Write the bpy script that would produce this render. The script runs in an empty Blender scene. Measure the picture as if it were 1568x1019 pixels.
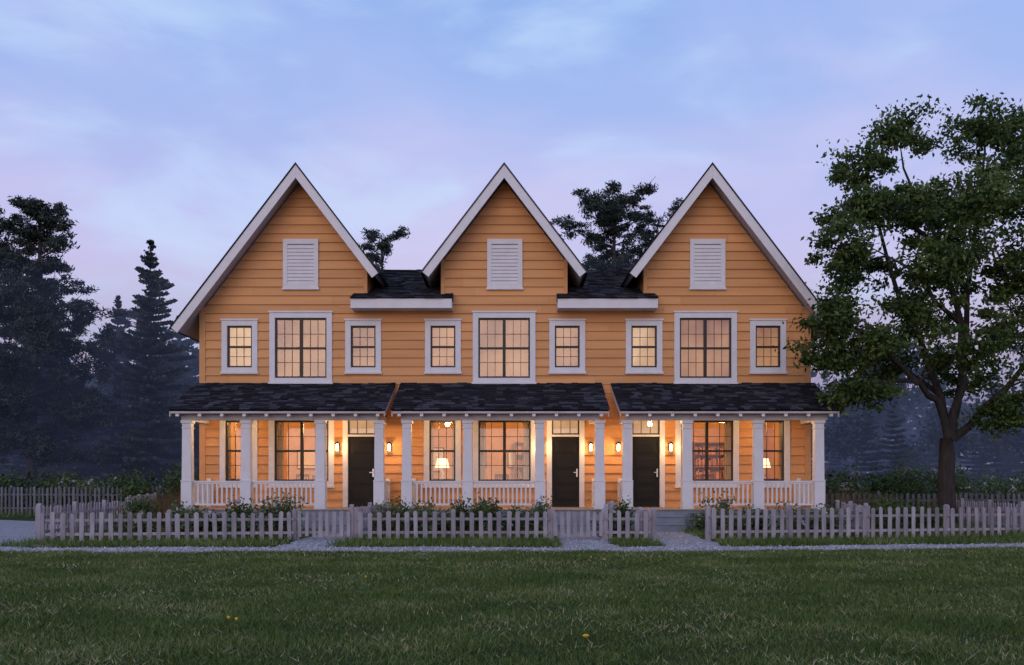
import bpy, math, random
import numpy as np
from mathutils import Vector
random.seed(7); rng=np.random.default_rng(7)
S=bpy.context.scene
S.view_settings.view_transform='Standard'; S.view_settings.look='None'; S.view_settings.exposure=0
COL=S.collection
# ------------------------------------------------------------------ materials
def newmat(name):
    m=bpy.data.materials.new(name); m.use_nodes=True
    nt=m.node_tree; return m,nt,nt.nodes['Principled BSDF']
def paint(name,c,rough=0.6,var=0.12,scale=3.0,bump=0.0,bscale=40,island=0.0,metal=0.0,stretch=(1,1,1),emit=None,spec=0.3):
    m,nt,b=newmat(name); N=nt.nodes; L=nt.links
    tc=N.new('ShaderNodeTexCoord'); mp=N.new('ShaderNodeMapping'); mp.inputs['Scale'].default_value=stretch
    L.new(tc.outputs['Object'],mp.inputs[0])
    nz=N.new('ShaderNodeTexNoise'); nz.inputs['Scale'].default_value=scale; nz.inputs['Detail'].default_value=4
    L.new(mp.outputs[0],nz.inputs['Vector'])
    r=N.new('ShaderNodeValToRGB')
    r.color_ramp.elements[0].position=0.3; r.color_ramp.elements[1].position=0.7
    r.color_ramp.elements[0].color=(*[x*(1-var) for x in c],1); r.color_ramp.elements[1].color=(*[min(1,x*(1+var)) for x in c],1)
    L.new(nz.outputs['Fac'],r.inputs[0]); out=r.outputs[0]
    if island>0:
        g=N.new('ShaderNodeNewGeometry'); mr=N.new('ShaderNodeMapRange')
        mr.inputs['To Min'].default_value=1-island; mr.inputs['To Max'].default_value=1+island
        L.new(g.outputs['Random Per Island'],mr.inputs['Value'])
        mx=N.new('ShaderNodeVectorMath'); mx.operation='SCALE'
        L.new(out,mx.inputs[0]); L.new(mr.outputs[0],mx.inputs['Scale']); out=mx.outputs[0]
    L.new(out,b.inputs['Base Color'])
    b.inputs['Roughness'].default_value=rough; b.inputs['Metallic'].default_value=metal
    b.inputs['Specular IOR Level'].default_value=spec
    if bump>0:
        n2=N.new('ShaderNodeTexNoise'); n2.inputs['Scale'].default_value=bscale; n2.inputs['Detail'].default_value=2
        L.new(mp.outputs[0],n2.inputs['Vector'])
        bp=N.new('ShaderNodeBump'); bp.inputs['Strength'].default_value=bump; bp.inputs['Distance'].default_value=0.02
        L.new(n2.outputs['Fac'],bp.inputs['Height']); L.new(bp.outputs[0],b.inputs['Normal'])
    return m
def emis(name,c,s):
    m,nt,b=newmat(name); b.inputs['Base Color'].default_value=(*c,1)
    b.inputs['Emission Color'].default_value=(*c,1); b.inputs['Emission Strength'].default_value=s; return m
def leafmat(name,cols,trans=0.25,rough=0.6,nscale=0.5,mixw=.5):
    m,nt,b=newmat(name); N=nt.nodes; L=nt.links
    g=N.new('ShaderNodeNewGeometry'); r=N.new('ShaderNodeValToRGB')
    el=r.color_ramp.elements
    el[0].color=(*cols[0],1); el[1].color=(*cols[-1],1)
    for i,c in enumerate(cols[1:-1]):
        e=el.new((i+1)/(len(cols)-1)); e.color=(*c,1)
    tc=N.new('ShaderNodeTexCoord'); nz=N.new('ShaderNodeTexNoise'); nz.inputs['Scale'].default_value=nscale; nz.inputs['Detail'].default_value=2
    L.new(tc.outputs['Object'],nz.inputs['Vector'])
    mr=N.new('ShaderNodeMapRange'); mr.inputs['From Min'].default_value=0.3; mr.inputs['From Max'].default_value=0.7
    L.new(nz.outputs['Fac'],mr.inputs['Value'])
    mx=N.new('ShaderNodeMath'); mx.operation='MULTIPLY_ADD'; mx.inputs[1].default_value=mixw
    m2=N.new('ShaderNodeMath'); m2.operation='MULTIPLY'; m2.inputs[1].default_value=1-mixw
    L.new(mr.outputs[0],m2.inputs[0])
    L.new(g.outputs['Random Per Island'],mx.inputs[0]); L.new(m2.outputs[0],mx.inputs[2])
    L.new(mx.outputs[0],r.inputs[0]); L.new(r.outputs[0],b.inputs['Base Color'])
    b.inputs['Roughness'].default_value=rough; b.inputs['Specular IOR Level'].default_value=0.25
    if trans>0:
        t=N.new('ShaderNodeBsdfTranslucent'); L.new(r.outputs[0],t.inputs['Color'])
        ms=N.new('ShaderNodeMixShader'); ms.inputs[0].default_value=trans
        L.new(b.outputs[0],ms.inputs[1]); L.new(t.outputs[0],ms.inputs[2]); L.new(ms.outputs[0],N['Material Output'].inputs[0])
    return m
M_side=paint('siding_paint',(0.60,0.295,0.118),0.62,0.10,1.3,0.0,60,island=0.085,stretch=(0.25,1,3))
M_cor=paint('corner_paint',(0.58,0.29,0.118),0.6,0.08)
M_white=paint('white_trim',(0.64,0.635,0.67),0.5,0.05,4)
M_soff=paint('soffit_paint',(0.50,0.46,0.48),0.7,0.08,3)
M_deck=paint('deck_boards',(0.30,0.25,0.22),0.7,0.2,3,0.2,30)
M_base=paint('foundation_paint',(0.20,0.22,0.27),0.8,0.15,3)
M_black=paint('black_paint',(0.006,0.006,0.007),0.5,0.1,spec=0.25)
M_sash=paint('sash_paint',(0.022,0.02,0.02),0.4,0.1)
M_metal=paint('brushed_metal',(0.6,0.6,0.6),0.3,0.05,metal=1.0)
M_fence=paint('weathered_fence',(0.27,0.25,0.285),0.85,0.28,5,0.3,50,island=0.24,stretch=(1,1,0.3))
M_fence2=paint('old_fence',(0.12,0.12,0.145),0.85,0.2,5,0.0,50,island=0.25,stretch=(1,1,0.3))
M_bark=paint('bark',(0.036,0.030,0.029),0.9,0.4,8,0.9,18,stretch=(2,2,0.35))
M_bark2=paint('conifer_bark',(0.045,0.038,0.038),0.9,0.3,8)
M_int=paint('interior_wall',(0.52,0.29,0.14),0.8,0.1)
M_intl=paint('interior_light_wall',(0.6,0.42,0.26),0.8,0.1)
M_wood=paint('wood_furniture',(0.16,0.07,0.03),0.5,0.2)
M_floor=paint('wood_floor',(0.3,0.16,0.07),0.4,0.2)
M_curt=paint('curtain_cloth',(0.62,0.5,0.38),0.9,0.1)
M_shade=emis('lampshade_glow',(1.0,0.72,0.40),2.2)
M_shade2=emis('ceiling_fixture_glow',(1.0,0.70,0.40),1.1)
M_bulb=emis('bulb_glow',(1.0,0.72,0.36),14.0)
def shingmat():
    m,nt,b=newmat('slate_shingle'); N=nt.nodes; L=nt.links
    g=N.new('ShaderNodeNewGeometry'); r=N.new('ShaderNodeValToRGB'); el=r.color_ramp.elements
    el[0].color=(0.012,0.012,0.017,1); el[1].color=(0.088,0.092,0.12,1)
    e=el.new(0.6); e.color=(0.026,0.027,0.037,1)
    L.new(g.outputs['Random Per Island'],r.inputs[0])
    nz=N.new('ShaderNodeTexNoise'); nz.inputs['Scale'].default_value=25; tc=N.new('ShaderNodeTexCoord'); L.new(tc.outputs['Object'],nz.inputs['Vector'])
    mx=N.new('ShaderNodeMix'); mx.data_type='RGBA'; mx.blend_type='MULTIPLY'; mx.inputs['Factor'].default_value=0.6
    L.new(r.outputs[0],mx.inputs[6]); L.new(nz.outputs['Fac'],mx.inputs[7]); L.new(mx.outputs[2],b.inputs['Base Color'])
    b.inputs['Roughness'].default_value=0.9; b.inputs['Specular IOR Level'].default_value=0.15
    return m
M_shing=shingmat()
def glassmat():
    m,nt,b=newmat('window_glass'); N=nt.nodes; L=nt.links
    N.remove(b); t=N.new('ShaderNodeBsdfTransparent'); t.inputs[0].default_value=(0.93,0.95,0.95,1)
    gl=N.new('ShaderNodeBsdfGlossy'); gl.inputs['Roughness'].default_value=0.03
    lw=N.new('ShaderNodeFresnel'); lw.inputs[0].default_value=1.6
    ad=N.new('ShaderNodeMath'); ad.operation='ADD'; ad.inputs[1].default_value=0.05; L.new(lw.outputs[0],ad.inputs[0])
    ms=N.new('ShaderNodeMixShader'); L.new(ad.outputs[0],ms.inputs[0]); L.new(t.outputs[0],ms.inputs[1]); L.new(gl.outputs[0],ms.inputs[2])
    L.new(ms.outputs[0],N['Material Output'].inputs[0]); return m
M_glass=glassmat()
def blindmat(name,lo,hi,s):  # blinds glow by their own emission, standing in for room light behind them
    m,nt,b=newmat(name); N=nt.nodes; L=nt.links
    tc=N.new('ShaderNodeTexCoord'); mp=N.new('ShaderNodeMapping'); mp.inputs['Scale'].default_value=(0.9,1,0.8); L.new(tc.outputs['Object'],mp.inputs[0])
    nz=N.new('ShaderNodeTexNoise'); nz.inputs['Scale'].default_value=0.9; nz.inputs['Detail'].default_value=3; L.new(mp.outputs[0],nz.inputs['Vector'])
    r=N.new('ShaderNodeValToRGB'); r.color_ramp.elements[0].position=0.35; r.color_ramp.elements[1].position=0.65
    r.color_ramp.elements[0].color=(*lo,1); r.color_ramp.elements[1].color=(*hi,1); L.new(nz.outputs['Fac'],r.inputs[0])
    L.new(r.outputs[0],b.inputs['Emission Color']); b.inputs['Emission Strength'].default_value=s
    b.inputs['Base Color'].default_value=(0.20,0.13,0.10,1); b.inputs['Roughness'].default_value=0.9; return m
M_blind=blindmat('glow_blind',(0.26,0.115,0.075),(0.58,0.29,0.14),0.8)
M_blindb=blindmat('glow_blind_bright',(0.46,0.25,0.13),(0.80,0.50,0.26),0.85)
# ------------------------------------------------------------------ mesh builder
class MB:
    def __init__(s): s.v=[]; s.f=[]
    def add(s,vs,fs):
        o=len(s.v); s.v+= [tuple(p) for p in vs]; s.f+=[tuple(i+o for i in f) for f in fs]
    def box(s,x0,x1,y0,y1,z0,z1):
        if x0>x1:x0,x1=x1,x0
        if y0>y1:y0,y1=y1,y0
        s.add([(x0,y0,z0),(x1,y0,z0),(x1,y1,z0),(x0,y1,z0),(x0,y0,z1),(x1,y0,z1),(x1,y1,z1),(x0,y1,z1)],
              [(0,3,2,1),(4,5,6,7),(0,1,5,4),(1,2,6,5),(2,3,7,6),(3,0,4,7)])
    def quad(s,a,b,c,d): s.add([a,b,c,d],[(0,1,2,3)])
    def prism_y(s,prof,y0,y1):
        n=len(prof); vs=[(x,y0,z) for x,z in prof]+[(x,y1,z) for x,z in prof]
        s.add(vs,[tuple(range(n)),tuple(range(2*n-1,n-1,-1))]+[(i,i+n,(i+1)%n+n,(i+1)%n) for i in range(n)])
    def prism_x(s,prof,x0,x1):
        n=len(prof); vs=[(x0,y,z) for y,z in prof]+[(x1,y,z) for y,z in prof]
        s.add(vs,[tuple(range(n)),tuple(range(2*n-1,n-1,-1))]+[(i,i+n,(i+1)%n+n,(i+1)%n) for i in range(n)])
    def tube(s,pts,rad,n=8):
        o=len(s.v); pts=[Vector(p) for p in pts]
        for i,p in enumerate(pts):
            d=(pts[min(i+1,len(pts)-1)]-pts[max(i-1,0)]).normalized()
            a=d.cross(Vector((0.13,1,0.07))).normalized() if abs(d.y)<0.9 else d.cross(Vector((1,0,0))).normalized()
            b=d.cross(a)
            for k in range(n):
                t=2*math.pi*k/n; s.v.append(tuple(p+(a*math.cos(t)+b*math.sin(t))*rad[i]))
        for i in range(len(pts)-1):
            for k in range(n):
                s.f.append((o+i*n+k,o+i*n+(k+1)%n,o+(i+1)*n+(k+1)%n,o+(i+1)*n+k))
        s.f.append(tuple(o+k for k in range(n))); s.f.append(tuple(o+(len(pts)-1)*n+k for k in range(n-1,-1,-1)))
    def obj(s,name,mat,parent=None,bevel=0,smooth=False):
        me=bpy.data.meshes.new(name); me.from_pydata(s.v,[],s.f); me.materials.append(mat); me.validate(); 
        o=bpy.data.objects.new(name,me); COL.objects.link(o)
        if smooth:
            for p in me.polygons: p.use_smooth=True
        if parent: o.parent=parent
        if bevel:
            b=o.modifiers.new('bevel','BEVEL'); b.width=bevel; b.segments=2; b.limit_method='ANGLE'
        return o
def empty(name,loc=(0,0,0)):
    e=bpy.data.objects.new(name,None); e.location=loc; COL.objects.link(e); return e
# facade survey: elevation drawing units (51.8 per metre) -> metres
fx=lambda u:(u-784)/51.8
fz=lambda u:1.3+(740-u)/51.8
DECK=0.586
# ------------------------------------------------------------------ house
house=empty('row_house')
XL,XR=fx(307),fx(1240)
gab=[(-6.23,-9.21,-4.27,3.60,2.39),(-0.225,-2.10,1.64,2.37,2.37),(5.77,3.88,8.80,2.39,3.60)]
ZP=10.49; SL=1.31
holes=[]; blinds=MB(); blindsb=MB(); trim=MB(); sash=MB(); glass=MB(); mun=MB(); sill=MB()
def window(ax0,ax1,z0,z1,n=1,blind=None,rows=2,tw=0.165,cols=3,mw=0.010):
    x0,x1=ax0+tw,ax1-tw; a,b=z0+tw*0.9,z1-tw
    holes.append((x0-0.02,x1+0.02,a-0.02,b+0.02))
    f=-0.066
    trim.box(ax0,x0,f,0.05,z0,z1); trim.box(x1,ax1,f,0.05,z0,z1)
    trim.box(x0,x1,f+0.003,0.05,b,z1); trim.box(x0,x1,f+0.003,0.05,z0,a)
    sill.box(ax0-0.03,ax1+0.03,f-0.04,f-0.001,z0-0.045,z0+0.02)
    sill.box(ax0-0.03,ax1+0.03,f-0.025,f-0.001,z1-0.01,z1+0.04)
    w=(x1-x0)/n
    for i in range(n):
        p,q=x0+i*w,x0+(i+1)*w
        s=0.045
        mid=(a+b)/2
        sash.box(p,p+s,0.0,0.09,a,b); sash.box(q-s,q,0.0,0.09,a,b)
        sash.box(p+s,q-s,0.004,0.088,a,a+s*1.2); sash.box(p+s,q-s,0.004,0.088,b-s,b)
        sash.box(p+s,q-s,0.01,0.085,mid-0.03,mid+0.03)
        for k in range(1,cols):
            xx=p+s+(q-p-2*s)*k/cols; mun.box(xx-mw,xx+mw,0.026,0.05,a+s,b-s)
        for (u,v) in ((a+s,mid),(mid,b-s)):
            for r in range(1,rows):
                zz=u+(v-u)*r/rows; mun.box(p+s,q-s,0.030,0.046,zz-mw,zz+mw)
        t=random.uniform(-0.004,0.004)
        glass.quad((p+s,0.055+t,a),(q-s,0.055-t,a),(q-s,0.055-t+t*0.7,b),(p+s,0.055+t,b))
    if blind is not None:
        B=blindsb if blind=='b' else blinds
        B.quad((x0-0.1,0.22,a-0.1),(x1+0.1,0.22,a-0.1),(x1+0.1,0.22,b+0.1),(x0-0.1,0.22,b+0.1))
bl={340:'b',958:'b'}
for a,b,t,c,n in [(340,395,491,571,1),(413,509,479,587,2),(529,584,491,571,1),(651,706,491,571,1),(724,820,479,587,2),(841,896,491,571,1),
                (958,1014,491,571,1),(1032,1128,479,587,2),(1148,1203,491,571,1)]:
    window(fx(a),fx(b),fz(c),fz(t),n,bl.get(a,'n'),mw=0.007)
for a,b,n in [(337,395,1),(412,512,2),(649,706,1),(724,821,2),(1034,1131,2),(1152,1209,1)]:
    window(fx(a),fx(b),fz(745),fz(636),n,None,rows=2,cols=2 if n==2 else 3,mw=0.008)
doors=MB(); knob=MB(); dpan=MB()
for i,(a,b) in enumerate([(533,575),(845,887),(968,1010)]):
    x0,x1=fx(a),fx(b); top=fz(669); tt=fz(640)
    holes.append((x0-0.02,x1+0.02,DECK-0.05,tt+0.01))
    trim.box(x0-0.15,x0,-0.066,0.05,DECK,tt+0.16); trim.box(x1,x1+0.15,-0.066,0.05,DECK,tt+0.16)
    trim.box(x0,x1,-0.063,0.05,tt,tt+0.157); trim.box(x0,x1,-0.045,0.06,top,top+0.06)
    doors.box(x0,x1,0.02,0.08,DECK+0.03,top)
    sash.box(x0,x1,-0.03,0.12,DECK,DECK+0.03)
    w=x1-x0
    for k in range(4):
        z0=DECK+0.2+k*0.46; p,q=x0+0.1,x1-0.1
        dpan.box(p,q,0.008,0.03,z0,z0+0.36); dpan.box(p+0.05,q-0.05,-0.002,0.012,z0+0.05,z0+0.31)
    hx=x1-0.07
    knob.box(hx-0.02,hx+0.02,-0.01,0.02,1.48,1.72); knob.box(hx-0.1,hx+0.012,-0.05,-0.032,1.60,1.625); knob.box(hx-0.008,hx+0.008,-0.05,-0.008,1.602,1.622)
    za,zb=top+0.06,tt
    sash.box(x0,x0+0.04,0.0,0.08,za,zb); sash.box(x1-0.04,x1,0.0,0.08,za,zb); sash.box(x0+0.04,x1-0.04,0.003,0.078,za,za+0.04); sash.box(x0+0.04,x1-0.04,0.003,0.078,zb-0.04,zb)
    for k in (1,2): mun.box(x0+w*k/3-0.01,x0+w*k/3+0.01,0.026,0.05,za+0.04,zb-0.04)
    glass.quad((x0+0.04,0.055,za),(x1-0.04,0.055,za),(x1-0.04,0.055,zb),(x0+0.04,0.055,zb))
    blindsb.quad((x0+0.0,0.2,za-.1),(x1-0.0,0.2,za-.1),(x1-0.0,0.2,zb+.1),(x0+0.0,0.2,zb+.1))
sid=MB(); PITCH=0.262; LIP=0.042
def siding(z0,z1,xl,xr):
    k=0
    while True:
        zk=DECK-0.3+k*PITCH; k+=1
        if zk+PITCH<=z0: continue
        if zk>=z1: break
        cuts={max(zk,z0),min(zk+PITCH,z1)}
        for h in holes:
            for z in (h[2],h[3]):
                if max(zk,z0)<z<min(zk+PITCH,z1): cuts.add(z)
        cuts=sorted(cuts); joff=random.uniform(0,3.6)
        for za,zb in zip(cuts,cuts[1:]):
            if zb-za<1e-4: continue
            zm=(za+zb)/2
            segs=[(xl(zm),xr(zm))]
            if segs[0][1]-segs[0][0]<0.02: continue
            for h in holes:
                if h[2]<zm<h[3]:
                    ns=[]
                    for s in segs:
                        if h[1]<=s[0] or h[0]>=s[1]: ns.append(s); continue
                        if h[0]>s[0]: ns.append((s[0],h[0]))
                        if h[1]<s[1]: ns.append((h[1],s[1]))
                    segs=ns
            for s in segs:
                js=[s[0]]; j=math.floor((s[0]-joff)/3.6)*3.6+joff
                while j<s[1]:
                    if j>s[0]+0.2 and j<s[1]-0.2: js.append(j)
                    j+=3.6
                js.append(s[1])
                for p,q in zip(js,js[1:]):
                    fa=lambda x,z: (xl(z) if abs(x-xl(zm))<1e-6 else xr(z) if abs(x-xr(zm))<1e-6 else x)
                    ya=-LIP*(1-(za-zk)/PITCH); yb=-LIP*(1-(zb-zk)/PITCH)
                    g=0.002
                    pa,qa,pb,qb=fa(p,za)+g,fa(q,za)-g,fa(p,zb)+g,fa(q,zb)-g
                    if abs(za-zk)<1e-6:
                        sid.add([(pa,ya,za),(qa,ya,za),(qb,yb,zb),(pb,yb,zb),(pa,0.006,za),(qa,0.006,za)],[(0,1,2,3),(4,5,1,0)])
                    else: sid.quad((pa,ya,za),(qa,ya,za),(qb,yb,zb),(pb,yb,zb))
siding(DECK-0.1,6.5,lambda z:XL,lambda z:XR)
for xc,wl,wr,hl,hr in gab:
    siding(6.5,10.2,lambda z:max(wl,xc-(10.22-z)/SL),lambda z:min(wr,xc+(10.22-z)/SL))
sid.obj('siding',M_side,house)
st=MB()
st.box(XL+0.005,XL+0.15,0.012,10,0,6.45); st.box(XR-0.15,XR-0.005,0.012,10,0,6.45); st.box(XL+0.15,XR-0.15,9.85,10,0,6.4)
for xc,wl,wr,hl,hr in gab:
    zt=lambda x:10.2-SL*abs(x-xc)
    st.prism_y([(wl+0.003,6.3),(wr-0.003,6.3),(wr-0.003,zt(wr)),(xc,10.2),(wl+0.003,zt(wl))],0.13,0.2)
    for side in ((wl,1),(wr,-1)):
        if abs(side[0]-XL)<0.05 or abs(side[0]-XR)<0.05: continue
        st.box(side[0]+0.004*side[1],side[0]+0.12*side[1],0.01,6,6.3,zt(side[0])+0.05)
st.obj('house_body',M_cor,house)
cb=MB()
cb.box(XL-0.02,XL+0.16,-0.052,0.0,0.3,6.35); cb.box(XL-0.02,XL+0.003,0.0,0.2,0.3,6.3)
cb.box(XR-0.16,XR+0.02,-0.052,0.0,0.3,6.35); cb.box(XR-0.003,XR+0.02,0.0,0.2,0.3,6.3)
for x,s in ((-4.27,-1),(-2.10,1),(1.64,-1),(3.88,1)):
    cb.box(x,x+0.11*s,-0.05,0.0,6.66,7.9)
cb.obj('corner_boards',M_cor,house,0.004)
it=MB(); il=MB(); fl=MB()
units=[(-9.05,-3.42),(-3.30,2.68),(2.80,8.64)]
for x0,x1 in units:
    fl.box(x0,x1,0.10,4.4,DECK-0.05,DECK+0.01); fl.box(x0,x1,0.10,4.4,3.5,3.6)
    it.box(x0,x1,4.4,4.5,DECK,6.4)
    it.box(x0-0.06,x0,0.02,4.5,DECK,6.4); it.box(x1,x1+0.06,0.02,4.5,DECK,6.4)
    il.box(x0,x1,0.12,4.4,3.42,3.495); il.box(x0,x1,0.12,4.4,6.3,6.35)
it.obj('interior_walls',M_int,house); il.obj('interior_ceiling',M_intl,house); fl.obj('interior_floor',M_floor,house)
lin=MB()
def lining(z0,z1):
    cuts=sorted({z0,z1,*[h[2] for h in holes if z0<h[2]<z1],*[h[3] for h in holes if z0<h[3]<z1]})
    for za,zb in zip(cuts,cuts[1:]):
        zm=(za+zb)/2; segs=[(XL+0.16,XR-0.16)]
        for h in holes:
            if h[2]<zm<h[3]:
                ns=[]
                for s in segs:
                    if h[1]<=s[0] or h[0]>=s[1]: ns.append(s); continue
                    if h[0]>s[0]: ns.append((s[0],h[0]))
                    if h[1]<s[1]: ns.append((h[1],s[1]))
                segs=ns
        for s in segs: lin.box(s[0],s[1],0.02,0.098,za,zb)
lining(0.2,6.45)
lin.obj('front_wall_core',M_cor,house)
trim.obj('window_trim',M_white,house,0.006); sill.obj('window_sills',M_white,house,0.005); sash.obj('window_sashes',M_sash,house,0.003)
mun.obj('window_muntins',M_sash,house); glass.obj('window_glass_panes',M_glass,house)
blinds.obj('glowing_blinds',M_blind,house); blindsb.obj('bright_glowing_blinds',M_blindb,house)
doors.obj('front_doors',M_black,house); dpan.obj('door_panels',M_black,house,0.006); knob.obj('door_handles',M_metal,house,0.003)
vt=MB(); vb=MB()
for xc in (fx(461),fx(773),fx(1083)):
    x0,x1=xc-0.52,xc+0.52; z0,z1=fz(443),fz(367)
    vt.box(x0,x0+0.13,-0.075,0.0,z0,z1); vt.box(x1-0.13,x1,-0.075,0.0,z0,z1)
    vt.box(x0+0.13,x1-0.13,-0.072,0.0,z1-0.15,z1); vt.box(x0+0.13,x1-0.13,-0.072,0.0,z0,z0+0.14)
    vt.box(x0-0.03,x1+0.03,-0.095,-0.076,z0-0.03,z0+0.03)
    vb.box(x0+0.1,x1-0.1,-0.043,-0.041,z0+0.1,z1-0.1)
    n=11
    for i in range(n):
        z=z0+0.15+(z1-z0-0.31)*i/n; h=(z1-z0-0.31)/n
        vt.prism_x([(-0.070,z),(-0.044,z+h*0.85),(-0.044,z+h*0.85-0.02),(-0.070,z-0.018)],x0+0.13,x1-0.13)
vt.obj('gable_vents',M_white,house); vb.obj('vent_backing',M_base,house)
rd=MB(); bg=MB(); sf=MB()
def slab(mb,xc,s,half,v0,v1,y0,y1):
    k=0.48
    def P(dx,v,end):
        if end: return (xc+s*(dx-v*k),ZP-SL*(dx-v*k)-v)
        return (xc,ZP-v)
    mb.prism_y([P(0,v0,0),P(half,v0,1),P(half,v1,1),P(0,v1,0)],y0,y1)
for xc,wl,wr,hl,hr in gab:
    for s,half in ((-1,hl),(1,hr)):
        slab(rd,xc,s,half+0.03,-0.045,0.02,-0.76,10.3)
        slab(bg,xc,s,half,0.022,0.40,-0.74,-0.70)
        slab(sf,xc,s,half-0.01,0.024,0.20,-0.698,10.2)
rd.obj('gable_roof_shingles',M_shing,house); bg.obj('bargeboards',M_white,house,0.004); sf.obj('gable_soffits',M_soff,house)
sh=MB()
def shingles(x0,x1,b,t,pitch=0.165,wmin=0.14,wmax=0.36):
    by,bz=b; ty,tz=t; Ls=math.hypot(ty-by,tz-bz); dy,dz=(ty-by)/Ls,(tz-bz)/Ls; ny,nz=-dz,dy
    n=int(math.ceil(Ls/pitch))
    for r in range(n):
        x=x0-random.uniform(0,0.1)
        while x<x1:
            w=random.uniform(wmin,wmax); a=max(x,x0); c=min(x+w-0.006,x1)
            if c-a>0.02:
                s0=r*pitch-random.choice((0,0,0.02,0.035)); s1=min(s0+pitch*1.35,Ls); s0=max(s0,-0.03)
                h=random.uniform(0.014,0.036)
                A=(by+dy*s0+ny*h,bz+dz*s0+nz*h); B=(by+dy*s1+ny*0.002,bz+dz*s1+nz*0.002); C=(by+dy*s0,bz+dz*s0)
                sh.add([(a,*A),(c,*A),(c,*B),(a,*B),(a,*C),(c,*C)],[(0,1,2,3),(4,5,1,0),(0,3,4),(1,5,2)])
            x+=w
ev=MB(); sb=MB()
for x0,x1 in ((-4.67,-1.74),(1.32,4.22)):
    ev.box(x0,x1,-0.62,-0.58,6.36,6.64); ev.box(x0,x0+0.03,-0.58,-0.0,6.363,6.62); ev.box(x1-0.03,x1,-0.58,-0.0,6.363,6.62)
    ev.box(x0+0.03,x1-0.03,-0.578,-0.002,6.366,6.40)
    sb.prism_x([(-0.64,6.645),(5.0,8.72),(5.0,8.5),(-0.55,6.5),(-0.57,6.6)],x0,x1)
    sb.prism_x([(5.0,8.72),(10.2,6.8),(10.2,6.6),(5.0,8.5)],x0,x1)
    shingles(x0-0.01,x1+0.01,(-0.66,6.65),(5.0,8.726))
por=[(-9.3,-3.45),(-3.27,2.63),(2.93,8.88)]
PB=(-2.32,3.30); PT=(-0.045,4.235)
wb=MB(); tails=MB(); inf=MB()
for x0,x1 in por:
    sb.prism_x([(PB[0],PB[1]),(PT[0],PT[1]),(PT[0],PT[1]-0.09),(PB[0]+0.02,PB[1]-0.05)],x0,x1)
    shingles(x0-0.02,x1+0.02,(PB[0]-0.03,PB[1]-0.008),(PT[0],PT[1]+0.004))
    for xx in (x0+0.0,x1-0.03):
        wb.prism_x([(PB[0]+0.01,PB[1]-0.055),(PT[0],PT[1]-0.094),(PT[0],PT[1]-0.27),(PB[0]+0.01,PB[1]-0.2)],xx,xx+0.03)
    wb.box(x0+0.03,x1-0.03,PB[0]+0.02,PB[0]+0.045,PB[1]-0.11,PB[1]-0.052)
    bx0,bx1=x0+0.22,x1-0.22
    wb.box(bx0,bx1,-2.0,-1.8,3.03,3.235)
    for xx in (bx0,bx1-0.16): wb.box(xx,xx+0.16,-1.797,-0.06,3.033,3.2)
    for xx,s in ((bx0+0.02,1),(bx1-0.05,1)):
        inf.prism_x([(-1.9,3.203),(-0.06,3.203),(-0.06,4.12),(-1.95,3.36)],xx,xx+0.03)
    n=9
    for i in range(n+1):
        x=x0+0.2+(x1-x0-0.4)*i/n
        tails.prism_x([(PB[0]+0.05,PB[1]-0.075),(-1.7,PB[1]+0.14),(-1.7,PB[1]+0.02),(PB[0]+0.05,PB[1]-0.19)],x-0.045,x+0.045)
    inf.box(bx0+0.16,bx1-0.16,-1.795,-0.05,3.236,3.26)
sh.obj('roof_shingles',M_shing,house); sb.obj('roof_decks',M_shing,house)
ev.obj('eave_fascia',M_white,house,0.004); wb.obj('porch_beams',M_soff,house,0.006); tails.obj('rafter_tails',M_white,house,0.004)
inf.obj('porch_ceiling',M_cor,house)
dk=MB(); co=MB(); ra=MB(); fd=MB(); la=MB()
for x0,x1 in ((-9.12,-3.5),(-3.1,2.6),(3.0,8.65)):
    for i in range(14):
        y=-2.08+i*0.146; dk.box(x0-0.03,x1+0.03,y,y+0.14,DECK-0.035,DECK)
    fd.box(x0,x1,-2.04,-2.0,0.0,DECK-0.036); fd.box(x0,x0+0.04,-2.0,-0.05,0.0,DECK-0.036); fd.box(x1-0.04,x1,-2.0,-0.05,0.0,DECK-0.036)
    for i in range(3): fd.box(x0-0.01,x1+0.01,-2.055,-2.041,0.05+i*0.165,0.195+i*0.165)
fd.box(XL,XR,-0.02,0.01,0.0,DECK-0.1)
cols=[-8.93,-7.31,-5.27,-3.65,-2.89,-1.22,0.77,2.41,3.17,4.82,6.77,8.44]
def column(x,y=-1.9):
    def bx(w,z0,z1): co.box(x-w/2,x+w/2,y-w/2,y+w/2,z0,z1)
    bx(0.32,DECK,DECK+0.05); bx(0.295,DECK+0.052,DECK+0.75); bx(0.31,DECK+0.752,DECK+0.79)
    co.add([(x-0.13,y-0.13,DECK+0.79),(x+0.13,y-0.13,DECK+0.79),(x+0.13,y+0.13,DECK+0.79),(x-0.13,y+0.13,DECK+0.79),
            (x-0.12,y-0.12,2.86),(x+0.12,y-0.12,2.86),(x+0.12,y+0.12,2.86),(x-0.12,y+0.12,2.86)],
           [(0,3,2,1),(4,5,6,7),(0,1,5,4),(1,2,6,5),(2,3,7,6),(3,0,4,7)])
    bx(0.27,2.80,2.83); bx(0.245,2.86,2.94); bx(0.30,2.94,3.028)
for x in cols: column(x)
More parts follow.
